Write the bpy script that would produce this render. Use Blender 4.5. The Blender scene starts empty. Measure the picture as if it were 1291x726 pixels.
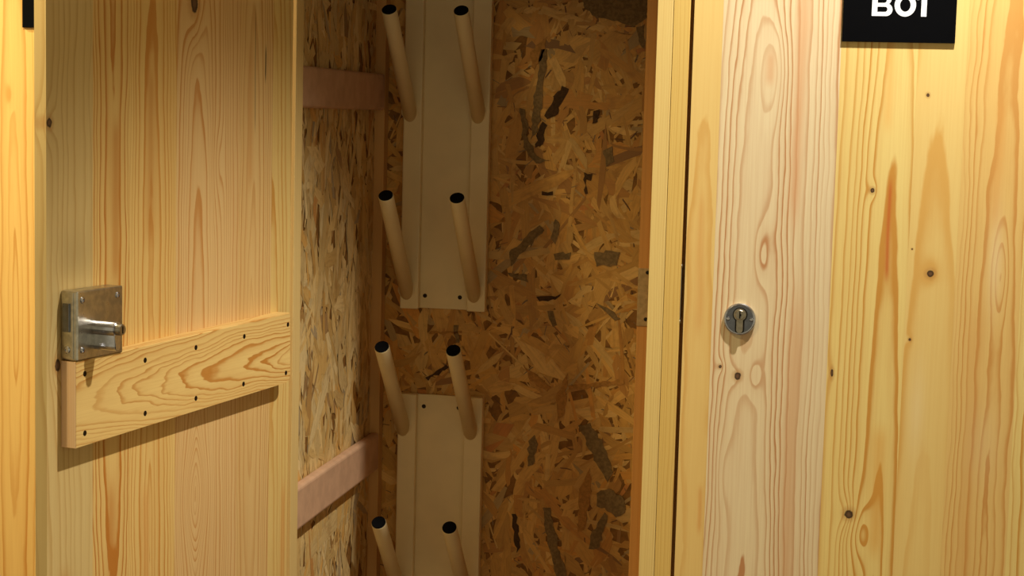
import bpy, bmesh, math, random
from mathutils import Vector, Matrix

# ------------------------------------------------------------------ camera, world, lights, exposure
SC = bpy.context.scene
COL = SC.collection
F_PX, W_PX, H_PX = 2138.97, 1291.0, 726.0
YAW, PITCH, ROLL = -0.182364, -0.101162, 0.0256873
CAM = Vector((0.0, -2.25, 1.5))
fwd = Vector((math.sin(YAW)*math.cos(PITCH), math.cos(YAW)*math.cos(PITCH), math.sin(PITCH)))
rgt0 = Vector((math.cos(YAW), -math.sin(YAW), 0.0))
up0 = rgt0.cross(fwd)
rgt = math.cos(ROLL)*rgt0 + math.sin(ROLL)*up0
upv = -math.sin(ROLL)*rgt0 + math.cos(ROLL)*up0
cam_d = bpy.data.cameras.new('camera')
cam_d.sensor_fit = 'HORIZONTAL'
cam_d.sensor_width = 36.0
cam_d.lens = F_PX/W_PX*36.0
cam_d.clip_start = 0.05
cam = bpy.data.objects.new('camera', cam_d)
COL.objects.link(cam)
cam.matrix_world = Matrix(((rgt.x, upv.x, -fwd.x, CAM.x), (rgt.y, upv.y, -fwd.y, CAM.y),
                           (rgt.z, upv.z, -fwd.z, CAM.z), (0, 0, 0, 1)))
SC.camera = cam
SC.view_settings.view_transform = 'Standard'
SC.view_settings.look = 'None'
SC.view_settings.gamma = 1.0
SC.view_settings.use_curve_mapping = False
SC.view_settings.exposure = 0.0

world = bpy.data.worlds.new('world')
SC.world = world
world.use_nodes = True
bg = world.node_tree.nodes['Background']
bg.inputs[0].default_value = (1.0, 0.87, 0.57, 1)
bg.inputs[1].default_value = 0.45


def spot(name, loc, aim, watts, size_deg, blend, col=(1.0, 0.96, 0.86), soft=0.02):
    d = bpy.data.lights.new(name, 'SPOT')
    d.energy = watts
    d.color = col
    d.spot_size = math.radians(size_deg)
    d.spot_blend = blend
    d.shadow_soft_size = soft
    o = bpy.data.objects.new(name, d)
    COL.objects.link(o)
    o.location = loc
    o.rotation_euler = (Vector(aim)-Vector(loc)).to_track_quat('-Z', 'Y').to_euler()
    return o


spot('ceiling_spotlight', (0.225, -0.38, 2.50), (0.19, -0.35, 0.9), 116, 95, 0.5)
spot('ceiling_spotlight.001', (-1.02, -0.85, 2.40), (-1.10, -0.30, 1.0), 58, 100, 0.8, (1.0, 0.82, 0.47))
spot('ceiling_spotlight.002', (-2.20, -0.42, 2.40), (-1.30, -0.05, 1.3), 125, 90, 0.8, (1.0, 0.86, 0.58))


# pixel of the photograph -> point on a known plane
def ray(px, py):
    return (px-W_PX/2)*rgt/F_PX - (py-H_PX/2)*upv/F_PX + fwd


def at_y(px, py, y=0.0):
    d = ray(px, py)
    return CAM + d*((y-CAM.y)/d.y)


def at_x(px, py, x):
    d = ray(px, py)
    return CAM + d*((x-CAM.x)/d.x)


# the open door: hinge line, direction and inside normal
ANG = math.radians(12)
HINGE = at_y(365.5, 363, -0.012)
DT = Vector((-math.sin(ANG), -math.cos(ANG), 0))
DN = Vector((math.cos(ANG), -math.sin(ANG), 0))


def on_door(px, py, off=0.0):
    d = ray(px, py)
    h = Vector((HINGE.x, HINGE.y, 0)) + DN*off
    p = CAM + d*((h-CAM).dot(DN)/d.dot(DN))
    return (p-h).dot(DT), p.z


# ------------------------------------------------------------------ node helper
def srgb(r, g, b):
    def f(c):
        c /= 255.0
        return c/12.92 if c <= 0.04045 else ((c+0.055)/1.055)**2.4
    return (f(r), f(g), f(b), 1.0)


class NT:
    def __init__(self, name):
        self.mat = bpy.data.materials.new(name)
        self.mat.use_nodes = True
        self.t = self.mat.node_tree
        self.bsdf = self.t.nodes['Principled BSDF']

    def n(self, kind, **props):
        nd = self.t.nodes.new(kind)
        for k, v in props.items():
            setattr(nd, k, v)
        return nd

    def put(self, sock, v):
        if isinstance(v, bpy.types.NodeSocket):
            self.t.links.new(v, sock)
        else:
            sock.default_value = v

    def m(self, op, a, b=0.0, c=0.0, clamp=False):
        nd = self.n('ShaderNodeMath', operation=op, use_clamp=clamp)
        self.put(nd.inputs[0], a)
        self.put(nd.inputs[1], b)
        if op in ('MULTIPLY_ADD', 'SMOOTH_MIN', 'SMOOTH_MAX'):
            self.put(nd.inputs[2], c)
        return nd.outputs[0]

    def v(self, op, a, b=(0, 0, 0)):
        nd = self.n('ShaderNodeVectorMath', operation=op)
        self.put(nd.inputs[0], a)
        self.put(nd.inputs[1], b)
        return nd.outputs['Value'] if op in ('DOT_PRODUCT', 'LENGTH') else nd.outputs[0]

    def noise(self, vec, scale=1.0, detail=2.0, rough=0.5, color=False):
        nd = self.n('ShaderNodeTexNoise')
        self.put(nd.inputs['Vector'], vec)
        nd.inputs['Scale'].default_value = scale
        nd.inputs['Detail'].default_value = detail
        nd.inputs['Roughness'].default_value = rough
        return nd.outputs['Color' if color else 'Fac']

    def mix(self, fac, a, b, blend='MIX'):
        nd = self.n('ShaderNodeMix', data_type='RGBA', blend_type=blend)
        self.put(nd.inputs[0], fac)
        self.put(nd.inputs[6], a)
        self.put(nd.inputs[7], b)
        return nd.outputs[2]

    def step(self, x, lo, hi, out0=0.0, out1=1.0):
        nd = self.n('ShaderNodeMapRange', interpolation_type='SMOOTHSTEP')
        self.put(nd.inputs[0], x)
        nd.inputs[1].default_value = lo
        nd.inputs[2].default_value = hi
        nd.inputs[3].default_value = out0
        nd.inputs[4].default_value = out1
        return nd.outputs[0]

    def gauss(self, co, c, sx, sz):
        # bell over (x, z) around c, blind to y
        d = self.v('MULTIPLY', self.v('SUBTRACT', co, (c[0], 0, c[1])), (1/sx, 0, 1/sz))
        return self.m('POWER', math.e, self.m('MULTIPLY', self.v('DOT_PRODUCT', d, d), -1.0))

    def bump(self, h, strength=0.2, dist=0.001):
        nd = self.n('ShaderNodeBump')
        nd.inputs['Strength'].default_value = strength
        nd.inputs['Distance'].default_value = dist
        self.put(nd.inputs['Height'], h)
        self.put(self.bsdf.inputs['Normal'], nd.outputs[0])


def pine(name, seed, early, late, cx=0.0, cz=0.0, a0=0.02, k=0.03, gap=0.008, warp=0.006,
         contrast=1.15, bumps=(), knots=(), streaks=(), stains=(), tint=0.0, axis='Z', rough=0.5, low=4.2):
    """Pine cut from a log whose axis runs along the board at (cx, depth a0 + k*(z-cz)).
    bumps: (x, z, sx, sz, amount) bends the rings; knots: (x, z, rx, rz); streaks: (x, half, z0, z1, amount, colour)"""
    early, late = (tuple(a*b for a, b in zip(q, (0.98, 1.0, 0.88, 1))) for q in (early, late))   # pine is more yellow than pink
    N = NT(name)
    tc = N.n('ShaderNodeTexCoord').outputs['Object']
    if axis == 'X':                      # grain along local x
        sw = N.n('ShaderNodeSeparateXYZ')
        N.put(sw.inputs[0], tc)
        cb = N.n('ShaderNodeCombineXYZ')
        N.put(cb.inputs[0], sw.outputs[2]); N.put(cb.inputs[1], sw.outputs[1]); N.put(cb.inputs[2], sw.outputs[0])
        tc = cb.outputs[0]
    off = (seed*3.17 % 17, seed*1.73 % 13, seed*2.31 % 11)
    sp = N.v('ADD', tc, off)
    w1 = N.noise(N.v('MULTIPLY', sp, (9, 9, low)), 1.0, 2.0)
    w2 = N.noise(N.v('MULTIPLY', sp, (40, 40, 7)), 1.0, 2.0)
    s = N.n('ShaderNodeSeparateXYZ')
    N.put(s.inputs[0], tc)
    x, y, z = s.outputs
    u = N.m('ADD', N.m('SUBTRACT', x, cx), N.m('MULTIPLY', N.m('SUBTRACT', w1, 0.5), warp*4))
    a = N.m('MULTIPLY_ADD', N.m('SUBTRACT', z, cz), k, a0)
    a = N.m('ADD', a, y)
    a = N.m('ADD', a, N.m('MULTIPLY', N.m('SUBTRACT', N.noise(N.v('MULTIPLY', sp, (5, 5, 1.7)), 1.0, 1.0), 0.5), warp*5))
    r = N.m('SQRT', N.m('ADD', N.m('MULTIPLY', u, u), N.m('MULTIPLY', a, a)))
    r = N.m('ADD', r, N.m('MULTIPLY', N.m('SUBTRACT', w2, 0.5), warp*0.80))
    w3 = N.noise(N.v('MULTIPLY', sp, (75, 75, 22)), 1.0, 2.0)
    r = N.m('ADD', r, N.m('MULTIPLY', N.m('SUBTRACT', w3, 0.5), warp*0.60))
    for (bx, bz, sx, sz, amt) in bumps:
        r = N.m('ADD', r, N.m('MULTIPLY', N.gauss(tc, (bx, bz), sx, sz), amt))
    for (bx, bz, rx, rz) in knots:
        r = N.m('ADD', r, N.m('MULTIPLY', N.gauss(tc, (bx, bz), rx*2.6, rz*4.2), rx*2.2))
    ring = N.m('DIVIDE', r, gap)
    # uneven ring widths
    ring = N.m('ADD', ring, N.m('MULTIPLY', N.m('SINE', N.m('MULTIPLY', ring, 1.1)), 0.38))
    fr = N.m('FRACT', ring)
    lw = N.m('MULTIPLY', N.m('ADD', N.m('MULTIPLY', N.step(fr, 0.58, 0.90), 0.8), N.m('MULTIPLY', N.step(fr, 0.1, 0.85), 0.2)), N.step(fr, 0.92, 1.0, 1.0, 0.0))
    wn = N.n('ShaderNodeTexWhiteNoise', noise_dimensions='1D')
    N.put(wn.inputs['W'], N.m('ADD', N.m('FLOOR', ring), seed*1.37))
    amp = N.m('MULTIPLY_ADD', wn.outputs['Value'], 0.75, 0.35)
    fade = N.step(N.noise(N.v('MULTIPLY', sp, (7, 7, 1.3)), 1.0, 1.0), 0.25, 0.65, 0.45, 1.0)
    lw = N.m('MULTIPLY', N.m('MULTIPLY', N.m('MULTIPLY', lw, amp), fade), contrast*1.35, clamp=True)
    c = N.mix(lw, early, late)
    # broad colour drift and fine fibre
    drift = N.step(N.noise(N.v('MULTIPLY', sp, (14, 14, 1.1)), 1.0, 2.0), 0.42, 0.75)
    c = N.mix(N.m('MULTIPLY', drift, 0.32+tint), c, tuple(0.55*e+0.45*l for e, l in zip(early, late)))
    fib = N.noise(N.v('MULTIPLY', sp, (420, 420, 9)), 1.0, 2.0)
    c = N.mix(N.step(fib, 0.30, 0.75, 0.0, 0.16), c, late)
    for (sx, half, z0, z1, amt, colr) in streaks:
        xo = N.m('ADD', x, N.m('MULTIPLY', N.m('SUBTRACT', w1, 0.5), warp*3))
        d = N.m('DIVIDE', N.m('SUBTRACT', xo, sx), half)
        g = N.m('POWER', math.e, N.m('MULTIPLY', N.m('MULTIPLY', d, d), -1.0))
        ln = max(0.02, 0.18*(z1-z0))
        g = N.m('MULTIPLY', g, N.m('MULTIPLY', N.step(z, z0, z0+ln), N.step(z, z1-ln, z1, 1.0, 0.0)))
        c = N.mix(N.m('MULTIPLY', g, amt, clamp=True), c, colr)
    for (sx, sz, hx, hz, amt, colr) in stains:
        c = N.mix(N.m('MULTIPLY', N.gauss(tc, (sx, sz), hx, hz), amt, clamp=True), c, colr)
    kn = N.noise(N.v('MULTIPLY', sp, (160, 160, 160)), 1.0, 2.0)
    for (bx, bz, rx, rz) in knots:
        d = N.v('LENGTH', N.v('MULTIPLY', N.v('SUBTRACT', tc, (bx, 0, bz)), (1/rx, 0, 1/rz)))
        d = N.m('ADD', d, N.m('MULTIPLY', N.m('SUBTRACT', kn, 0.5), 0.7))
        c = N.mix(N.step(d, 1.0, 2.3, 0.45, 0.0), c, srgb(176, 122, 62))
        c = N.mix(N.step(d, 0.75, 1.05, 0.95, 0.0), c, N.mix(N.step(d, 0.2, 0.8), srgb(96, 66, 44), srgb(38, 22, 12)))
    N.put(N.bsdf.inputs['Base Color'], c)
    N.bsdf.inputs['Roughness'].default_value = rough
    N.bsdf.inputs['Specular IOR Level'].default_value = 0.3
    N.bump(N.m('ADD', fib, N.m('MULTIPLY', lw, 0.6)), 0.12, 0.0006)
    return N.mat


def plain(name, col, rough=0.5, metal=0.0, spec=0.5, var=0.12, scale=60.0, bump=0.0):
    N = NT(name)
    tc = N.n('ShaderNodeTexCoord').outputs['Object']
    ns = N.noise(tc, scale, 3.0)
    dark = tuple(c*(1-var) for c in col[:3]) + (1,)
    N.put(N.bsdf.inputs['Base Color'], N.mix(N.step(ns, 0.3, 0.7), col, dark))
    N.put(N.bsdf.inputs['Roughness'], N.m('MULTIPLY_ADD', ns, 0.15, rough-0.07))
    N.bsdf.inputs['Metallic'].default_value = metal
    N.bsdf.inputs['Specular IOR Level'].default_value = spec
    if bump:
        N.bump(ns, bump, 0.0006)
    return N.mat


# ------------------------------------------------------------------ mesh helpers
def obj(name, bm, mat, parent=None, smooth=False):
    me = bpy.data.meshes.new(name)
    bmesh.ops.recalc_face_normals(bm, faces=bm.faces)
    bm.to_mesh(me)
    bm.free()
    if mat:
        me.materials.append(mat)
    if smooth:
        me.shade_smooth()
    o = bpy.data.objects.new(name, me)
    COL.objects.link(o)
    if parent:
        o.parent = parent
    return o


def empty(name, loc=(0, 0, 0), rz=0.0, parent=None):
    o = bpy.data.objects.new(name, None)
    o.empty_display_size = 0.05
    COL.objects.link(o)
    o.location = loc
    o.rotation_euler = (0, 0, rz)
    if parent:
        o.parent = parent
    return o


def tag(o, label=None, cat=None, group=None, kind=None):
    if label: o['label'] = label
    if cat: o['category'] = cat
    if group: o['group'] = group
    if kind: o['kind'] = kind
    return o


def bx(bm, x0, x1, y0, y1, z0, z1, bev=0.0, seg=2):
    vs = [bm.verts.new((x, y, z)) for x in (x0, x1) for y in (y0, y1) for z in (z0, z1)]
    fs = []
    for q in ((0, 1, 3, 2), (4, 6, 7, 5), (0, 4, 5, 1), (2, 3, 7, 6), (0, 2, 6, 4), (1, 5, 7, 3)):
        fs.append(bm.faces.new([vs[i] for i in q]))
    if bev:
        es = list({e for f in fs for e in f.edges})
        bmesh.ops.bevel(bm, geom=es, offset=bev, segments=seg, affect='EDGES', profile=0.5)


def box(name, x0, x1, y0, y1, z0, z1, mat, parent=None, bev=0.0, seg=2):
    bm = bmesh.new()
    bx(bm, x0, x1, y0, y1, z0, z1, bev, seg)
    return obj(name, bm, mat, parent)


def lathe(bm, prof, n=32, mtx=None, cap0=True, cap1=True):
    """prof: (radius, height) along +z, revolved; mtx places it"""
    rings = []
    for (r, h) in prof:
        rings.append([bm.verts.new((mtx or Matrix()) @ Vector((r*math.cos(2*math.pi*i/n), r*math.sin(2*math.pi*i/n), h))) for i in range(n)])
    for a, b in zip(rings, rings[1:]):
        for i in range(n):
            bm.faces.new((a[i], a[(i+1) % n], b[(i+1) % n], b[i]))
    if cap0: bm.faces.new(rings[0][::-1])
    if cap1: bm.faces.new(rings[-1])


def to_axis(p, d):
    return Matrix.Translation(p) @ Vector(d).to_track_quat('Z', 'Y').to_matrix().to_4x4()


def prism(bm, pts, y0, y1):
    """outline in (x, z), extruded in y"""
    a = [bm.verts.new((p[0], y0, p[1])) for p in pts]
    b = [bm.verts.new((p[0], y1, p[1])) for p in pts]
    bm.faces.new(a)
    bm.faces.new(b[::-1])
    n = len(pts)
    for i in range(n):
        bm.faces.new((a[i], b[i], b[(i+1) % n], a[(i+1) % n]))


def screw(name, p, d, r, mat, parent, h=0.0012, slot=True):
    """domed screw head with a cross recess, axis d out of the surface"""
    bm = bmesh.new()
    lathe(bm, [(r, -0.001), (r, h*0.35), (r*0.82, h*0.8), (r*0.45, h), (r*0.40, h*0.35)], 14, to_axis(p, d), cap0=False)
    return obj(name, bm, mat, parent)


# ------------------------------------------------------------------ materials
WHITE = plain('cream_painted_steel', srgb(238, 218, 168), 0.38, 0, 0.4, 0.05, 25)
BLACK = plain('black_rubber', srgb(10, 10, 12), 0.7, 0, 0.1, 0.2, 200)
SIGN = plain('black_plastic', srgb(8, 8, 10), 0.6, 0, 0.03, 0.1, 80)
LETTER = plain('white_print', srgb(252, 252, 255), 0.5, 0, 0.3, 0.02, 80)
CHROME = plain('brushed_chrome', srgb(200, 200, 205), 0.22, 1.0, 0.5, 0.15, 300)
STEEL = plain('zinc_steel', srgb(205, 200, 185), 0.30, 1.0, 0.5, 0.3, 120)
NICKEL = plain('dull_nickel', srgb(170, 160, 140), 0.32, 1.0, 0.5, 0.2, 200)
BRASS = plain('dull_brass', srgb(186, 150, 96), 0.45, 0.6, 0.4, 0.25, 160)
POLISH = plain('polished_dark_chrome', srgb(120, 122, 130), 0.18, 1.0, 0.5, 0.2, 150)
DARKM = plain('dark_metal', srgb(50, 44, 36), 0.45, 0.8, 0.5, 0.2, 200)
SCREWM = plain('dark_screw', srgb(48, 36, 22), 0.45, 0.7, 0.4, 0.2, 200)
PINK = plain('pale_beech', srgb(204, 162, 126), 0.6, 0, 0.25, 0.14, 40, 0.15)
CARCASS = plain('carcass_wood', srgb(170, 125, 70), 0.7, 0, 0.2, 0.2, 30)
FLOORM = plain('floor_vinyl', srgb(120, 105, 90), 0.6, 0, 0.3, 0.2, 12)
CEILM = plain('ceiling_paint', srgb(215, 205, 190), 0.8, 0, 0.2, 0.05, 12)

PALE_E, PALE_L = srgb(232, 208, 172), srgb(198, 152, 104)
YEL_E, YEL_L = srgb(238, 208, 138), srgb(206, 146, 68)
MID_E, MID_L = srgb(226, 194, 134), srgb(192, 140, 74)
ORA_E, ORA_L = srgb(238, 200, 128), srgb(200, 136, 58)
ORANGE = srgb(205, 135, 62)

# ------------------------------------------------------------------ the setting
TOP = 2.05
tag(box('floor', -3.2, 2.6, -4.0, 1.2, -0.05, 0.0, FLOORM), kind='structure')
tag(box('ceiling', -3.2, 2.6, -4.0, 1.2, 2.6, 2.65, CEILM), kind='structure')
tag(box('wall_back', -3.2, 2.6, 0.62, 0.70, 0.0, 2.6, CEILM), kind='structure')

# ------------------------------------------------------------------ lockers
XW = -0.757          # inner face of the left strand board
YB = 0.56            # front of the back strand board
XL0, XL1 = -0.7665, -0.7235   # left post
XP0, XPM, XP1 = -0.2300, -0.2090, -0.1870   # centre post: two strips
Z0, ZD = 0.10, 1.95  # foot of the doors, head of the doors
random.seed(7)


def strip(name, x0, x1, y0, y1, z0, z1, seed, early, late, parent, **kw):
    m = pine(name+'_wood', seed, early, late, cx=(x0+x1)/2+kw.pop('dx', 0.05), a0=kw.pop('a0', 0.03),
             k=kw.pop('k', 0.004), gap=kw.pop('gap', 0.0028), warp=kw.pop('warp', 0.0015), contrast=0.5, **kw)
    return box(name, x0, x1, y0, y1, z0, z1, m, parent, 0.0005, 1)


def flakes(name, parent, place, width, z0, z1, count, seed, palette, up_bias=0.0, size=1.0):
    """pressed wood strands: thin ragged slivers lying on a board. place(u, v, h) -> point"""
    rnd = random.Random(seed)
    verts, faces, cols, uvs = [], [], [], []
    for i in range(count):
        u = rnd.uniform(-0.02, width+0.02)
        v = rnd.uniform(z0-0.02, z1+0.02)
        frac = i/count
        ln = min(0.14, max(0.016, rnd.lognormvariate(-2.95, 0.55)))*size
        wd = min(0.034, max(0.003, rnd.lognormvariate(-4.45, 0.6)))*size
        wd = min(wd, ln*0.45)
        th = rnd.uniform(0, math.pi)
        slit = rnd.random() < 0.24      # thin dark chips and the fissures between strands
        if slit:
            ln, wd = rnd.uniform(0.006, 0.026), rnd.uniform(0.0008, 0.0026)
        if rnd.random() < up_bias:
            th = math.pi/2 + rnd.gauss(0, 0.45)
        ca, sa = math.cos(th), math.sin(th)
        ns = rnd.choice((3, 4, 4, 5, 6))
        skew = rnd.uniform(-0.9, 0.9)*wd
        t0, t1 = [], []
        bend = rnd.uniform(-0.12, 0.12)*wd
        for k in range(ns+1):
            f = k/ns
            tap = 1.0
            if k == 0: tap = rnd.choice((0.15, 0.5, 0.9, 1.0))
            if k == ns: tap = rnd.choice((0.1, 0.4, 0.9, 1.0))
            j = rnd.uniform(0.75, 1.1)
            c0 = bend*math.sin(f*math.pi)*4
            jl = rnd.uniform(-0.12, 0.12)*wd*3 if k in (0, ns) else 0
            t0.append(((f-0.5)*ln+skew*0.5+jl, c0+wd/2*tap*j))
            t1.append(((f-0.5)*ln-skew*0.5-jl, c0-wd/2*tap*rnd.uniform(0.75, 1.1)))
        base = len(verts)
        h0 = 0.0003 + 0.0011*frac + rnd.uniform(0, 0.0002)
        tu, tv = rnd.gauss(0, 0.006), rnd.gauss(0, 0.012)
        for lst in (t0, t1):
            for (a, b) in lst:
                pu, pv = u+a*ca-b*sa, v+a*sa+b*ca
                pu = min(max(pu, 0.0), width)
                pv = min(max(pv, z0), z1)
                verts.append(place(pu, pv, max(0.0002, h0+a*tu*0.3+b*tv)))
                uvs.append((a*30+rnd.random()*0.05+i*1.7, b*260+i*3.3))
        n1 = ns+1
        pc = rnd.choices(palette, [p[3] for p in palette])[0]
        g = rnd.uniform(0.93, 1.07)
        if slit:
            pc = rnd.choice(((120, 82, 38), (98, 64, 28), (150, 104, 50), (134, 112, 76)))
        lc = srgb(*[min(255, c*g) for c in pc[:3]])
        for k in range(ns):
            faces.append((base+k, base+k+1, base+n1+k+1, base+n1+k))
        cols += [lc]*(2*n1)
    me = bpy.data.meshes.new(name)
    me.from_pydata([tuple(p) for p in verts], [], faces)
    at = me.color_attributes.new('strand', 'FLOAT_COLOR', 'POINT')
    for d, c in zip(at.data, cols):
        d.color = c
    uvl = me.uv_layers.new(name='grain')
    for lp in me.loops:
        uvl.data[lp.index].uv = uvs[lp.vertex_index]
    me.materials.append(STRAND)
    o = bpy.data.objects.new(name, me)
    COL.objects.link(o)
    o.parent = parent
    return o


def strand_material():
    N = NT('pressed_wood_strands')
    at = N.n('ShaderNodeAttribute', attribute_name='strand')
    uv = N.n('ShaderNodeUVMap', uv_map='grain').outputs[0]
    f = N.noise(uv, 1.0, 3.0, 0.6)
    tc = N.n('ShaderNodeTexCoord').outputs['Object']
    big = N.noise(tc, 55.0, 3.0, 0.6)
    c = N.mix(N.step(f, 0.40, 0.75, 0.0, 0.30), at.outputs['Color'], srgb(136, 92, 40), 'MIX')
    c = N.mix(N.step(big, 0.50, 0.75, 0.0, 0.35), c, srgb(150, 98, 38))
    N.put(N.bsdf.inputs['Base Color'], c)
    N.bsdf.inputs['Roughness'].default_value = 0.5
    N.bsdf.inputs['Specular IOR Level'].default_value = 0.35
    N.bump(N.m('ADD', f, big), 0.35, 0.0012)
    return N.mat


STRAND = strand_material()
STRAND_BASE = plain('strand_board_core', srgb(150, 104, 48), 0.7, 0, 0.2, 0.35, 90, 0.3)
GREYS = plain('grey_bark_strand', srgb(142, 116, 74), 0.7, 0, 0.2, 0.35, 220, 0.4)
BARK = plain('dark_bark_strand', srgb(84, 60, 34), 0.75, 0, 0.2, 0.35, 220, 0.4)
WALNUT = plain('brown_strand', srgb(188, 134, 64), 0.65, 0, 0.2, 0.3, 220, 0.3)
PAL_BACK = [(214, 164, 82, 6), (208, 156, 72, 5), (222, 178, 100, 2.5), (200, 146, 64, 3), (184, 130, 58, 1.0),
            (208, 146, 60, 2), (178, 146, 90, 0.5), (152, 108, 54, 0.3), (194, 126, 54, 0.4)]
PAL_LEFT = [(222, 190, 126, 6), (216, 180, 112, 5), (228, 200, 140, 3), (208, 168, 98, 2.0), (192, 148, 84, 0.6),
            (214, 166, 90, 1.2), (176, 154, 116, 0.6), (162, 128, 82, 0.25), (206, 148, 80, 0.4)]

# --- the open locker
lk = tag(empty('boot_locker', (-0.48, 0.28, 0.0)), 'open pine boot locker with strand board lining and cream tube racks inside', 'locker', 'row of boot lockers')
lk_inv = Vector((0.48, -0.28, 0.0))


def under(o, parent, world_loc=(0, 0, 0)):
    """keep o's world coordinates under a parent that only translates"""
    o.parent = parent
    o.location = Vector(world_loc) - parent.location
    return o


back = under(box('back_panel', XW-0.01, -0.2096, YB, YB+0.015, 0.06, TOP, STRAND_BASE), lk)
left = under(box('side_panel', XW-0.010, XW, 0.033, YB, 0.06, TOP, STRAND_BASE), lk)
under(box('side_panel', -0.2150, -0.2096, 0.052, YB, 0.06, TOP, CARCASS), lk)
fb = flakes('strand_layer', None, lambda u, v, h: (XW+0.001+u, YB-h, v), 0.541, 0.50, 1.95, 4600, 11, PAL_BACK, 0.15)
fb.parent = back
fb['kind'] = 'stuff'
fl = flakes('strand_layer', None, lambda u, v, h: (XW+h, 0.034+u, v), 0.522, 0.50, 1.95, 3000, 23, PAL_LEFT, 0.75, 1.35)
fl.parent = left
fl['kind'] = 'stuff'


# conspicuous strands on the back board, drawn from pixel outlines on that board
def big_strand(pts, mat, h=0.0026):
    rnd = random.Random(int(pts[0][0]*7+pts[0][1]))
    bm = bmesh.new()
    out = []
    n = len(pts)
    for i in range(n):
        a, b = Vector(pts[i]), Vector(pts[(i+1) % n])
        steps = max(1, int((b-a).length/5))
        for k in range(steps):
            p = a.lerp(b, k/steps)
            if k: p += Vector((rnd.uniform(-1.8, 1.8), rnd.uniform(-1.8, 1.8)))
            out.append(at_y(p.x, p.y, YB-h))
    f = [bm.verts.new(p) for p in out]
    g = [bm.verts.new((p.x, YB-0.0002, p.z)) for p in out]
    bm.faces.new(f)
    m = len(f)
    for i in range(m):
        bm.faces.new((f[i], g[i], g[(i+1) % m], f[(i+1) % m]))
    o = obj('strand', bm, mat)
    o.parent = back
    return o


for pts, mt in (
    ([(731, -8), (738, 12), (752, 22), (778, 26), (798, 34), (816, 22), (817, -8)], GREYS),
    ([(802, 34), (808, 58), (812, 62), (813, 30)], GREYS),
    ([(708, 108), (717, 112), (700, 146), (690, 150), (686, 146)], BARK),
    ([(684, 153), (690, 158), (684, 182), (675, 186), (678, 166)], BARK),
    ([(682, 62), (690, 62), (684, 130), (676, 168), (669, 176), (672, 130)], GREYS),
    ([(655, 136), (662, 138), (666, 178), (676, 196), (694, 202), (676, 206), (660, 186)], GREYS),
    ([(668, 66), (690, 46), (684, 72), (674, 88), (670, 84)], WALNUT),
    ([(748, 140), (756, 138), (753, 154), (747, 156)], BARK),
    ([(760, 190), (772, 184), (774, 204), (764, 210)], GREYS),
    ([(683, 241), (697, 241), (697, 246), (683, 246)], BARK),
    ([(736, 217), (747, 219), (745, 228), (739, 226), (741, 244), (738, 245)], BARK),
    ([(642, 318), (680, 284), (686, 290), (660, 318), (644, 336)], GREYS),
    ([(694, 300), (700, 276), (706, 284), (700, 308)], GREYS),
    ([(698, 320), (720, 318), (718, 327), (700, 328)], GREYS),
    ([(749, 318), (770, 316), (782, 318), (778, 334), (752, 336)], GREYS),
    ([(640, 344), (664, 346), (666, 356), (648, 350)], GREYS),
    ([(676, 374), (700, 374), (708, 370), (700, 378), (680, 380)], BARK),
    ([(690, 392), (697, 392), (702, 410), (697, 412)], GREYS),
    ([(752, 382), (760, 386), (782, 402), (775, 404)], GREYS),
    ([(729, 536), (744, 533), (760, 560), (773, 596), (766, 608), (754, 588)], GREYS),
    ([(752, 622), (768, 616), (786, 628), (788, 646), (776, 652), (762, 640), (752, 638)], GREYS),
    ([(744, 676), (762, 646), (766, 650), (756, 690), (742, 692)], GREYS),
    ([(666, 556), (674, 548), (678, 560), (672, 586), (665, 588)], GREYS),
    ([(645, 648), (650, 648), (656, 690), (651, 697)], BARK),
    ([(684, 640), (694, 640), (706, 700), (714, 726), (702, 728), (692, 690)], GREYS),
    ([(730, 616), (744, 590), (746, 620), (736, 668), (728, 672)], WALNUT),
    ([(700, 500), (716, 470), (712, 520), (702, 534)], WALNUT),
    ([(660, 460), (676, 472), (694, 488), (690, 494), (668, 480)], WALNUT),
    ([(536, 476), (562, 460), (566, 463), (540, 480)], BARK),
    ([(541, 418), (582, 417), (582, 420), (541, 421)], WALNUT),
    ([(572, 410), (578, 410), (579, 432), (574, 432)], GREYS),
    ([(716, 486), (786, 478), (787, 484), (718, 492)], WALNUT),
):
    big_strand(pts, mt)

# corner post and beech rails
pz = at_x(468, 363, XW).y
PX1 = at_y(486, 363, YB).x
under(strip('corner_post', XW, PX1, pz, YB-0.0022, 0.06, TOP, 31, srgb(214, 166, 106), srgb(200, 148, 86), None, gap=0.003), lk)
for (zt, zb) in ((1.5636, 1.5035), (0.9535, 0.8890)):
    bm = bmesh.new()
    bx(bm, XW+0.0022, XW+0.019, 0.034, pz-0.0005, zb, zt, 0.005, 3)
    under(obj('rail', bm, PINK), lk)

# posts of the frame
under(strip('post', XL0, XL1, 0.0, 0.032, 0.06, TOP, 3, MID_E, MID_L, None), lk)
under(strip('post', XP0, XPM-0.0003, 0.0, 0.0195, 0.06, TOP, 5, srgb(226, 196, 132), srgb(196, 150, 84), None, gap=0.0034), lk)
under(strip('door_stop', -0.2459, XPM-0.0003, 0.0200, 0.052, 0.06, TOP, 6, srgb(198, 138, 70), srgb(172, 110, 50), None, gap=0.004), lk)
under(strip('top_rail', XL1, XP0, 0.0, 0.02, ZD+0.003, TOP, 8, MID_E, MID_L, None), lk)
under(strip('plinth', XL1, XP0, 0.004, 0.02, 0.0, Z0-0.003, 9, MID_E, MID_L, None), lk)
under(box('floor_panel', XW, -0.2155, 0.033, YB-0.003, 0.06, 0.075, CARCASS), lk)
under(box('top_panel', XW-0.01, -0.2096, 0.033, YB+0.015, TOP, TOP+0.015, CARCASS), lk)

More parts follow.
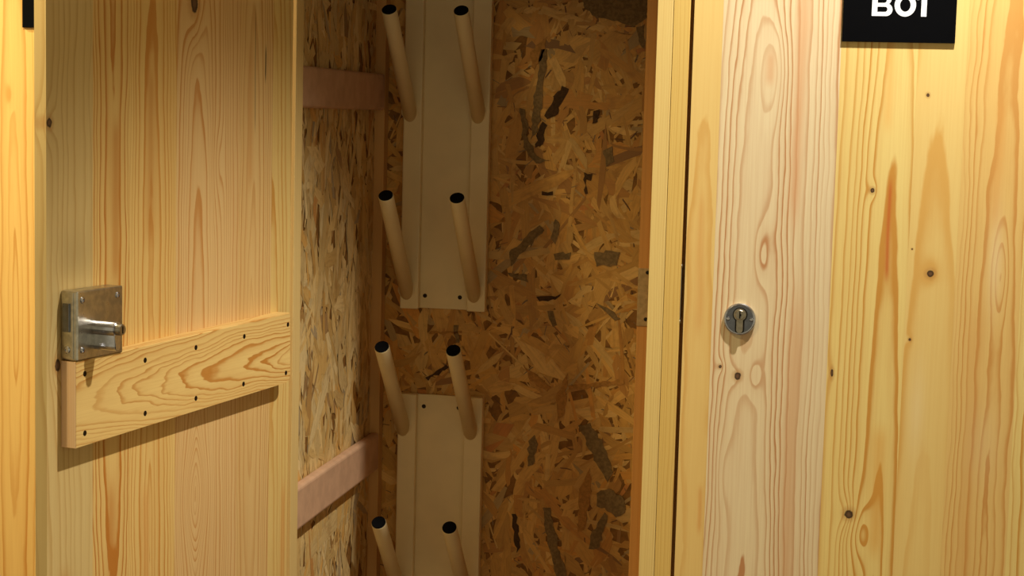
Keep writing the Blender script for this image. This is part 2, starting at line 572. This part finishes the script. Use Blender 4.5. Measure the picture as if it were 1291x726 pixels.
# strike plate for the open door on the stop, another for the closed door in the gap
pa, pb = at_y(810, 338, 0.019), at_y(808, 411, 0.019)
sp_ = under(box('strike_plate', -0.2462, -0.2305, 0.0188, 0.0202, pb.z, pa.z, BRASS, None, 0.0004), lk)
for (px, py) in ((816.5, 343.5), (814, 402.5)):
    p = at_y(px, py, 0.0188)
    under(screw('screw', (p.x, 0.0188, p.z), (0, -1, 0), 0.0026, DARKM, None), lk)


# --- doors: each board its own piece
def door_boards(parent, joints, y0, y1, z0, z1, mats):
    for i, (a, b) in enumerate(zip(joints, joints[1:])):
        box('board', a+0.00002, b-0.00002, y0, y1, z0, z1, mats[i], parent)


T_OPEN = 0.0155
dr = empty('door', (0, 0, 0), 0, lk)
dr.location = Vector((HINGE.x, HINGE.y, 0)) - lk.location
dr.rotation_euler = (0, 0, math.atan2(DT.y, DT.x))
FREE = on_door(58.5, 363)[0]
js = [0.0] + [on_door(px, 300)[0] for px in (342, 301, 222, 163, 117)] + [FREE]
D = lambda px, py: on_door(px, py)
od_mats = []
SHE, SHL = srgb(226, 190, 128), srgb(196, 138, 66)
# hinge-side board
x_, z_ = D(352, 500)
od_mats.append(pine('open_door_board_a', 41, srgb(224, 190, 124), SHL, cx=js[0]+0.05, cz=1.2, a0=0.03, k=0.02, gap=0.0065, warp=0.004,
                    streaks=((D(357, 640)[0], 0.006, 0.75, 1.0, 0.5, ORANGE),)))
k1, k2 = D(335, 113), D(322, 95)
od_mats.append(pine('open_door_board_b', 42, srgb(222, 184, 128), srgb(190, 132, 72), cx=D(318, 300)[0], cz=1.45, a0=0.012, k=0.05, gap=0.0068, warp=0.004,
                    streaks=((D(315, 210)[0], 0.007, 1.38, 1.60, 0.5, srgb(196, 138, 74)), (k2[0], 0.0009, 1.46, 1.64, 0.75, srgb(70, 42, 18)),
                             (k1[0], 0.0016, 1.53, 1.59, 0.95, srgb(40, 22, 10)))))
kt, ke = D(245, 5), D(275, 210)
od_mats.append(pine('open_door_board_c', 43, srgb(222, 184, 132), srgb(194, 134, 74), cx=D(247, 640)[0], cz=0.95, a0=0.006, k=-0.055, gap=0.0062, warp=0.004,
                    bumps=((ke[0], ke[1], 0.012, 0.05, 0.012), (D(247, 625)[0], D(247, 625)[1], 0.030, 0.065, -0.034)),
                    knots=((kt[0], kt[1], 0.0085, 0.012),), contrast=1.1))
od_mats.append(pine('open_door_board_d', 44, srgb(226, 188, 122), srgb(196, 132, 60), cx=D(192, 180)[0], cz=1.3, a0=0.010, k=0.035, gap=0.0072, warp=0.005,
                    streaks=((D(191, 180)[0], 0.009, 1.32, 1.56, 0.55, srgb(186, 120, 48)), (D(185, 560)[0], 0.007, 0.85, 1.06, 0.4, ORANGE))))
od_mats.append(pine('open_door_board_e', 45, srgb(224, 186, 120), srgb(186, 118, 48), cx=D(143, 120)[0], cz=1.55, a0=0.010, k=-0.030, gap=0.0066, warp=0.005, contrast=1.25,
                    streaks=((D(146, 250)[0], 0.009, 1.28, 1.50, 0.6, srgb(180, 112, 40)), (D(140, 620)[0], 0.008, 0.80, 1.08, 0.55, srgb(186, 118, 46)))))
ka, kb = D(62, 155), D(73.5, 460)
od_mats.append(pine('open_door_board_f', 46, srgb(212, 182, 128), srgb(186, 146, 88), cx=FREE+0.05, cz=1.2, a0=0.06, k=0.02, gap=0.009, warp=0.006, contrast=0.6,
                    knots=((ka[0], ka[1], 0.0048, 0.0058), (kb[0]+0.001, kb[1], 0.0052, 0.0075)),
                    streaks=((D(80, 680)[0], 0.010, 0.80, 0.99, 0.6, srgb(184, 130, 62)),),
                    stains=((D(92, 315)[0], D(92, 322)[1], 0.035, 0.030, 0.30, srgb(140, 118, 76)),)))
door_boards(dr, js, -T_OPEN, 0.0, Z0, ZD, od_mats)
# batten: its four corners from the photograph (it was fixed a little out of level)
bl = [(0.503, 1.2166), (0.503, 1.1189), (0.030, 1.1304), (0.030, 1.2255)]
bat = pine('batten_wood', 61, srgb(232, 196, 130), srgb(190, 126, 56), cx=1.172, cz=0.12, a0=0.010, k=0.085, gap=0.0039, warp=0.0075, axis='X', low=4.0, contrast=0.95,
           bumps=())
bm = bmesh.new()
outl = []
for i, (s_, z_) in enumerate(bl):
    outl.append((s_, z_))
# round the two corners at the hinge end
pts = [bl[0], bl[1]]
R_ = 0.010
pts += [(0.030+R_-R_*math.sin(t), 1.1304+R_-R_*math.cos(t)) for t in [i*math.pi/10 for i in range(6)]]
pts += [(0.030+0.003, 1.2255), ]
prism(bm, pts, 0.0, 0.020)
bmesh.ops.bevel(bm, geom=[e for e in bm.edges if all(abs(v.co.y-0.02) < 1e-6 for v in e.verts)], offset=0.0009, segments=2, affect='EDGES', profile=0.5)
obj('batten', bm, bat, dr)
ENDG = pine('batten_end_grain', 62, srgb(244, 206, 172), srgb(228, 178, 132), cx=0.5, a0=0.03, k=0.0, gap=0.004, warp=0.002, contrast=0.5)
box('batten_end', 0.503, 0.5034, 0.0003, 0.0193, 1.1193, 1.2162, ENDG, dr)
for (px, py) in [(107, 471), (183, 454), (247, 438), (308, 424), (363, 409), (107, 546), (183, 521), (247, 502), (307, 484), (360.5, 470)]:
    s_, z_ = on_door(px, py, 0.02)
    screw('screw', (s_, 0.0200, z_), (0, 1, 0), 0.0032, SCREWM, dr, 0.0004)
# rim lock on the inside of the open door
LS0, LS1, LZ0, LZ1, LT = 0.4190, 0.5035, 1.2172, 1.2950, 0.022
box('lock_case', LS0, LS1, 0.0, LT, LZ0, LZ1, STEEL, dr, 0.0016, 2)
box('lock_forend', LS1-0.0002, LS1+0.0009, 0.0012, 0.0170, LZ0+0.002, LZ1-0.002, STEEL, dr, 0.0003)
box('lock_latch', LS1-0.001, LS1+0.0028, 0.004, 0.013, LZ0+0.032, LZ1-0.014, POLISH, dr, 0.0006)
for (s_, z_) in ((0.4945, 1.2845), (0.4295, 1.2845), (0.4945, 1.2285), (0.4295, 1.2285)):
    screw('screw', (s_, LT, z_), (0, 1, 0), 0.0036, CHROME, dr, 0.0016)
screw('screw', (LS1+0.0009, 0.009, LZ0+0.012), (1, 0, 0), 0.0042, CHROME, dr, 0.0012)


def euro(bm, cx_, cz_, y0, y1, r=0.0085, tail=0.0245, hw=0.005):
    pts = []
    a0 = math.asin(hw/r)
    for i in range(25):
        t = -math.pi/2 + a0 + (2*math.pi-2*a0)*i/24
        pts.append((cx_+r*math.cos(t), cz_+r*math.sin(t)))
    for i in range(9):
        t = -math.pi + math.pi*i/8
        pts.append((cx_-hw*math.cos(t+math.pi), cz_-tail+hw+hw*math.sin(t)) if False else (cx_+hw*math.cos(t), cz_-tail+hw+hw*math.sin(t)))
    prism(bm, pts, y0, y1)


bm = bmesh.new()
euro(bm, 0.4700, 1.2515, LT-0.001, LT+0.030)
bmesh.ops.bevel(bm, geom=[e for e in bm.edges if all(abs(v.co.y-LT-0.030) < 1e-6 for v in e.verts)], offset=0.0008, segments=2, affect='EDGES')
obj('lock_cylinder', bm, CHROME, dr)
bm = bmesh.new()
lathe(bm, [(0.0066, -0.001), (0.0066, 0.0050), (0.0058, 0.0062)], 24, to_axis((0.4700, LT+0.030, 1.2515), (0, 1, 0)))
obj('cylinder_plug', bm, NICKEL, dr)
box('keyway', 0.4692, 0.4708, LT+0.0358, LT+0.0366, 1.2475, 1.2555, DARKM, dr)
for hz in (0.45, 1.80):     # hinge leaves by the post
    bm = bmesh.new()
    lathe(bm, [(0.004, -0.04), (0.004, 0.04)], 12, Matrix.Translation((-0.003, -T_OPEN-0.003, hz)))
    obj('hinge_knuckle', bm, STEEL, dr)

# --- closed locker with the number plate
lr = tag(empty('boot_locker', (0.07, 0.28, 0.0)), 'closed boot locker with a black B01 number plate and round chrome lock', 'locker', 'row of boot lockers')
RX0, RX1 = at_y(863, 363, 0).x, 0.312
under(strip('post', XPM+0.0003, XP1, 0.0, 0.0195, 0.06, TOP, 12, srgb(222, 186, 112), srgb(190, 138, 66), None, gap=0.003), lr)
under(strip('post', RX1+0.004, RX1+0.047, 0.0, 0.032, 0.06, TOP, 13, MID_E, MID_L, None), lr)
under(box('side_panel', -0.2084, -0.1980, 0.052, YB, 0.06, TOP, CARCASS), lr)
under(strip('door_stop', XPM+0.0003, -0.172, 0.0215, 0.051, 0.06, TOP, 14, srgb(206, 150, 84), srgb(180, 120, 60), None), lr)
under(box('side_panel', 0.325, 0.335, 0.033, YB, 0.06, TOP, CARCASS), lr)
under(box('back_panel', -0.2084, 0.335, YB, YB+0.015, 0.06, TOP, STRAND_BASE), lr)
under(box('top_panel', -0.2084, 0.359, 0.033, YB+0.015, TOP, TOP+0.015, CARCASS), lr)
under(box('floor_panel', -0.1978, 0.324, 0.055, YB-0.003, 0.06, 0.075, CARCASS), lr)
under(strip('top_rail', XP1+0.0003, RX1+0.0035, 0.0, 0.02, ZD+0.003, TOP, 15, MID_E, MID_L, None), lr)
under(strip('plinth', XP1+0.0003, RX1+0.0035, 0.004, 0.02, 0.0, Z0-0.003, 16, MID_E, MID_L, None), lr)
g0, g1 = at_y(860, 338, 0), at_y(858, 404, 0)
under(box('strike_plate', XP1, XP1+0.0008, 0.0015, 0.0180, g1.z, g0.z, NICKEL), lr)
for gz in (g0.z+0.002, g1.z-0.002):
    under(screw('screw', (XP1+0.0006, 0.004, gz), (1, 0, 0), 0.0034, NICKEL, None), lr)

dc = empty('door', (0, 0, 0), 0, lr)
dc.location = Vector((RX0, 0, 0)) - lr.location
P = lambda px, py: (at_y(px, py, 0).x - RX0, at_y(px, py, 0).z)
jc = [0.0] + [P(px, 363)[0] for px in (899, 1047, 1143, 1204, 1287)] + [RX1-RX0]
cm = []
cm.append(pine('closed_door_board_a', 71, srgb(230, 194, 128), srgb(212, 160, 88), cx=0.02, cz=1.2, a0=0.008, k=0.02, gap=0.013, warp=0.008, contrast=0.75,
               streaks=((P(884, 290)[0], 0.005, 1.20, 1.42, 0.35, ORANGE), (P(880, 640)[0], 0.0035, 0.94, 1.02, 0.5, ORANGE))))
e1, e2, e3, kk = P(972, 95), P(960, 320), P(945, 478), P(930, 474)
k3, k4 = P(908, 462), P(910, 466)
st = P(1008, 120)
cm.append(pine('closed_door_board_b', 72, srgb(232, 209, 176), srgb(190, 134, 92), cx=P(950, 300)[0], cz=1.24, a0=0.022, k=0.030, gap=0.0078, warp=0.0050, contrast=0.95,
               bumps=((e1[0], e1[1], 0.014, 0.055, -0.022), (e2[0], e2[1], 0.012, 0.05, 0.014), (P(952, 455)[0], P(952, 475)[1], 0.010, 0.03, 0.014), (P(915, 600)[0], P(915, 600)[1], 0.012, 0.05, -0.012)),
               knots=((kk[0], kk[1], 0.0046, 0.0056), (k3[0], k3[1], 0.0024, 0.0024)),
               streaks=((st[0], 0.0075, 1.34, 1.75, 0.65, srgb(212, 156, 108)), (P(1001, 470)[0], 0.0085, 0.70, 1.33, 0.55, srgb(206, 152, 102)),
                        (P(970, 100)[0], 0.006, 1.54, 1.60, 0.5, srgb(210, 150, 100)))))
ky, kz = P(1100, 240), P(1070, 648)
ap = P(1125, 190)
cm.append(pine('closed_door_board_c', 73, YEL_E, YEL_L, cx=P(1122, 300)[0], cz=ap[1], a0=0.028, k=0.045, gap=0.0082, warp=0.0035, contrast=1.0,
               bumps=((P(1082, 660)[0], P(1082, 668)[1], 0.014, 0.045, -0.020),),
               knots=((ky[0], ky[1], 0.0028, 0.0032), (kz[0], kz[1], 0.0058, 0.0062), (P(1046, 470)[0]+0.003, P(1046, 470)[1], 0.002, 0.006)),
               streaks=((P(1125, 60)[0], 0.006, 1.48, 1.66, 0.5, srgb(232, 178, 96)), (P(1122, 265)[0], 0.0028, 1.29, 1.44, 0.85, srgb(196, 104, 44)),
                        (P(1108, 560)[0], 0.010, 0.92, 1.12, 0.5, srgb(220, 158, 66)))))
kq = P(1173, 345)
cm.append(pine('closed_door_board_d', 74, srgb(236, 202, 134), srgb(220, 168, 92), cx=P(1175, 363)[0], cz=1.05, a0=0.02, k=0.03, gap=0.013, warp=0.005, contrast=0.85,
               knots=((kq[0], kq[1], 0.0046, 0.0048), (P(1170, 120)[0], P(1170, 120)[1], 0.0021, 0.0024), (P(1145, 428)[0]+0.002, P(1145, 428)[1], 0.0018, 0.002), (P(1150, 314)[0], P(1150, 314)[1], 0.0012, 0.0012)),
               stains=((P(1155, 520)[0], P(1155, 520)[1], 0.010, 0.06, 0.25, srgb(240, 222, 180)),)))
cm.append(pine('closed_door_board_e', 75, srgb(232, 192, 124), srgb(208, 148, 80), cx=P(1255, 400)[0], cz=1.3, a0=0.016, k=0.04, gap=0.0080, warp=0.007, contrast=1.1,
               streaks=((P(1260, 150)[0], 0.006, 1.36, 1.55, 0.5, srgb(220, 160, 84)), (P(1225, 500)[0], 0.009, 0.85, 1.3, 0.35, srgb(214, 156, 84))),
               bumps=((P(1262, 350)[0], P(1262, 350)[1], 0.010, 0.06, -0.014),),
               stains=((P(1255, 330)[0], P(1255, 330)[1], 0.009, 0.06, 0.35, srgb(244, 224, 180)), (P(1240, 560)[0], P(1240, 560)[1], 0.02, 0.05, 0.15, srgb(226, 200, 168)))))
cm.append(pine('closed_door_board_f', 76, YEL_E, YEL_L, cx=RX1-RX0+0.02, cz=1.2, a0=0.02, k=0.02, gap=0.008))
door_boards(dc, jc, 0.0, 0.0195, Z0, ZD, cm)

# number plate and its print
s0, s1 = at_y(1061.3, 52.2, -0.0035), at_y(1204.0, 54.7, -0.0035)
SZ0 = (s0.z+s1.z)/2
box('number_plate', s0.x-RX0, s1.x-RX0, -0.0035, -0.0002, SZ0, SZ0+0.098, SIGN, dc, 0.0003, 1)


def glyph(name, loops, x, z, y, parent):
    cu = bpy.data.curves.new(name, 'CURVE')
    cu.dimensions = '2D'
    cu.fill_mode = 'BOTH'
    cu.extrude = 0.00015
    for lp in loops:
        sp2 = cu.splines.new('POLY')
        sp2.points.add(len(lp)-1)
        for pt, (a, b) in zip(sp2.points, lp):
            pt.co = (a, b, 0, 1)
        sp2.use_cyclic_u = True
    tmp = bpy.data.objects.new(name, cu)
    COL.objects.link(tmp)
    bpy.context.view_layer.update()
    me = bpy.data.meshes.new_from_object(tmp.evaluated_get(bpy.context.evaluated_depsgraph_get()))
    bpy.data.objects.remove(tmp)
    me.materials.clear()
    me.materials.append(LETTER)
    o = bpy.data.objects.new(name, me)
    COL.objects.link(o)
    o.parent = parent
    o.location = (x, y, z)
    o.rotation_euler = (math.pi/2, 0, 0)
    return o


def arc(cx_, cy_, rx, ry, a0, a1, n=14):
    return [(cx_+rx*math.cos(math.radians(a0+(a1-a0)*i/n)), cy_+ry*math.sin(math.radians(a0+(a1-a0)*i/n))) for i in range(n+1)]


H = 0.0282
wB = 0.0258
B_out = [(0, 0)] + arc(wB-0.0080, 0.0080, 0.0080, 0.0080, -90, 62) + [(0.0205, 0.0150)] + arc(wB-0.0088, H-0.0070, 0.0070, 0.0070, -60, 90) + [(0, H)]
B_lo = [(0.0068, 0.0052)] + arc(0.0164, 0.0085, 0.0030, 0.0033, -90, 90, 10) + [(0.0068, 0.0118)]
B_up = [(0.0068, 0.0166)] + arc(0.0152, 0.0198, 0.0030, 0.0032, -90, 90, 10) + [(0.0068, 0.0230)]
Z_out = arc(0.0132, H/2, 0.0134, H/2+0.0004, 0, 350, 35)
Z_in = arc(0.0132, H/2, 0.0066, H/2-0.0058, 0, 350, 35)
ONE = [(0.0062, 0), (0.0130, 0), (0.0130, H), (0.0064, H), (0, H-0.0022), (0.0010, H-0.0076), (0.0062, H-0.0058)]
yb_ = at_y(1098.9, 20.0, -0.0035)
zb_ = yb_.z
glyph('number_lettering', [B_out, B_lo, B_up], yb_.x-RX0, zb_, -0.0038, dc)
glyph('number_lettering', [Z_out, Z_in], at_y(1127.4, 20, -0.0035).x-RX0, zb_, -0.0038, dc)
glyph('number_lettering', [ONE], at_y(1161.0, 20, -0.0035).x-RX0-0.0062, zb_, -0.0038, dc)

# round lock rosette
lc = at_y(932.4, 402.5, -0.004)
lx, lz = lc.x-RX0, lc.z
bm = bmesh.new()
lathe(bm, [(0.0212, 0.0), (0.0212, 0.0036), (0.0205, 0.0048), (0.0192, 0.0054), (0.0182, 0.0052), (0.0182, 0.0046)], 48, to_axis((lx, 0, lz), (0, -1, 0)), cap1=False)
obj('rosette_rim', bm, CHROME, dc)
bm = bmesh.new()
lathe(bm, [(0.0183, 0.0036), (0.0183, 0.0048)], 48, to_axis((lx, 0, lz), (0, -1, 0)))
obj('lock_rosette', bm, POLISH, dc)
bm = bmesh.new()
euro(bm, lx+0.0005, lz+0.0062, -0.0046, -0.0052, r=0.0098, tail=0.0262, hw=0.0062)
obj('lock_surround', bm, DARKM, dc)
bm = bmesh.new()
euro(bm, lx+0.0005, lz+0.0066, -0.0046, -0.0088, r=0.0082, tail=0.0245, hw=0.0042)
obj('lock_cylinder', bm, NICKEL, dc)
bm = bmesh.new()
lathe(bm, [(0.0066, 0.0), (0.0066, 0.0022), (0.0058, 0.0030)], 24, to_axis((lx+0.0005, -0.0083, lz+0.0066), (0, -1, 0)))
obj('cylinder_plug', bm, NICKEL, dc)
bm = bmesh.new()
bx(bm, lx-0.0004, lx+0.0014, -0.0118, -0.0108, lz+0.0018, lz+0.0114)
bx(bm, lx+0.0006, lx+0.0024, -0.0118, -0.0108, lz+0.0050, lz+0.0078)
obj('keyway', bm, DARKM, dc)
for dx in (-0.0152, 0.0156):
    screw('screw', (lx+dx, -0.0046, lz+0.0002), (0, -1, 0), 0.0028, CHROME, dc, 0.0016)

# --- the neighbouring closed locker beyond the open door
ll = tag(empty('boot_locker', (-1.03, 0.28, 0.0)), 'closed orange pine boot locker beside the outer side of the open door', 'locker', 'row of boot lockers')
LX0, LX1 = -1.262, XL0-0.004
under(strip('post', LX0-0.047, LX0-0.004, 0.0, 0.032, 0.06, TOP, 17, MID_E, MID_L, None), ll)
under(box('side_panel', LX0-0.030, LX0-0.020, 0.033, YB, 0.06, TOP, CARCASS), ll)
under(box('side_panel', -0.7740, -0.7675, 0.033, YB, 0.06, TOP, CARCASS), ll)
under(box('back_panel', LX0-0.030, -0.7675, YB, YB+0.015, 0.06, TOP, STRAND_BASE), ll)
under(box('top_panel', LX0-0.047, -0.7675, 0.0, YB+0.015, TOP, TOP+0.015, CARCASS), ll)
under(box('floor_panel', LX0-0.019, -0.7745, 0.033, YB-0.003, 0.06, 0.075, CARCASS), ll)
under(strip('top_rail', LX0-0.0035, LX1+0.0035, 0.0, 0.02, ZD+0.003, TOP, 18, MID_E, MID_L, None), ll)
under(strip('plinth', LX0-0.0035, LX1+0.0035, 0.004, 0.02, 0.0, Z0-0.003, 19, MID_E, MID_L, None), ll)
dl = empty('door', (0, 0, 0), 0, ll)
dl.location = Vector((LX0, 0, 0)) - ll.location
Q = lambda px, py: (at_y(px, py, 0).x - LX0, at_y(px, py, 0).z)
jl = [0.0, 0.085, 0.205, 0.330, 0.410, LX1-LX0]
lm = [pine('left_door_board_'+'abcde'[i], 90+i, ORA_E, ORA_L, cx=(jl[i]+jl[i+1])/2, cz=1.1, a0=0.014, k=0.05*(-1)**i, gap=0.0078, warp=0.005) for i in range(5)]
qx = Q(20, 260)
lm[1] = pine('left_door_board_b2', 95, ORA_E, ORA_L, cx=Q(18, 360)[0], cz=1.30, a0=0.006, k=0.042, gap=0.0075, warp=0.004, contrast=1.1,
             bumps=((Q(12, 120)[0], Q(12, 120)[1], 0.006, 0.02, 0.008),))
door_boards(dl, jl, 0.0, 0.0195, Z0, ZD, lm)
sl = at_y(28.0, 35.0, -0.0035)
box('number_plate', sl.x-LX0, sl.x-LX0+0.1415, -0.0035, -0.0002, SZ0, SZ0+0.098, SIGN, dl, 0.0003, 1)

# ------------------------------------------------------------------ boot racks on the back of the open locker
YR = YB-0.0030       # back of the racks, on the strands
RXA, RXB = at_y(507.5, 200, YB-0.022).x, at_y(613.5, 300, YB-0.022).x


def rack(label, zb, zt, rows, screws, tube_x):
    t = tag(empty('boot_rack', ((RXA+RXB)/2, YR, zb)), label, 'boot rack', 'boot racks on the locker back')
    o = Vector(t.location)
    w = 0.032
    def add(name, bm, mat, parent=t, smooth=False):
        ob = obj(name, bm, mat, parent, smooth)
        if parent is t: ob.location = -o
        return ob
    bm = bmesh.new()
    bx(bm, RXA+w-0.0005, RXB-w+0.0005, YR-0.006, YR-0.0005, zb+0.001, zt-0.001, 0.0006, 1)
    add('mounting_panel', bm, WHITE)
    for (a, b) in ((RXA, RXA+w), (RXB-w, RXB)):
        bm = bmesh.new()
        bx(bm, a, b, YR-0.0195, YR-0.0005, zb, zt, 0.0022, 3)
        add('rail', bm, WHITE)
    for (px, pz_) in screws:
        ob = screw('screw', (px, YR-0.006, pz_), (0, -1, 0), 0.0036, SCREWM, t, 0.0014)
        ob.location = -o
    for (zbse, ztip) in rows:
        for x in tube_x:
            p0 = Vector((x, YR-0.010, zbse-0.010))
            p1 = Vector((x, YR-0.0195-0.148, ztip))
            d = (p1-p0)
            L = d.length
            bm = bmesh.new()
            M = to_axis(p0, d)
            lathe(bm, [(0.0124, 0.0), (0.0124, L-0.002), (0.0118, L-0.0005), (0.0106, L-0.0005)], 28, M)
            tb = add('tube', bm, WHITE, t, True)
            bm = bmesh.new()
            lathe(bm, [(0.0117, L-0.0008), (0.0117, L+0.0006), (0.0105, L+0.0018), (0.004, L+0.0022)], 28, M)
            cp = obj('end_cap', bm, BLACK, tb)
            bm = bmesh.new()
            wm = Vector((x, YR-0.0193, zbse))
            lathe(bm, [(0.0150, -0.001), (0.0150, 0.0003), (0.0130, 0.0012)], 24, to_axis(wm, (0, -1, 0)))
            obj('weld_collar', bm, WHITE, tb, True)
    return t


s = [at_y(px, py, YB-0.008) for px, py in ((536, 372.6), (580, 374.8), (534.5, 512), (578.5, 514))]
ZU, ZL = at_y(556, 391, YB-0.022).z, at_y(556, 499, YB-0.022).z
rack('cream steel boot rack with angled tubes, mounted above the other rack', ZU, 1.80, [(1.503, 1.6625), (1.202, 1.3675)],
     [(s[0].x, s[0].z), (s[1].x, s[1].z)], (-0.6965, -0.5795))
rack('cream steel boot rack with angled tubes, mounted below the other rack', 0.55, ZL, [(0.967, 1.1225), (0.674, 0.8325)],
     [(s[2].x, s[2].z), (s[3].x, s[3].z)], (-0.6985, -0.5800))
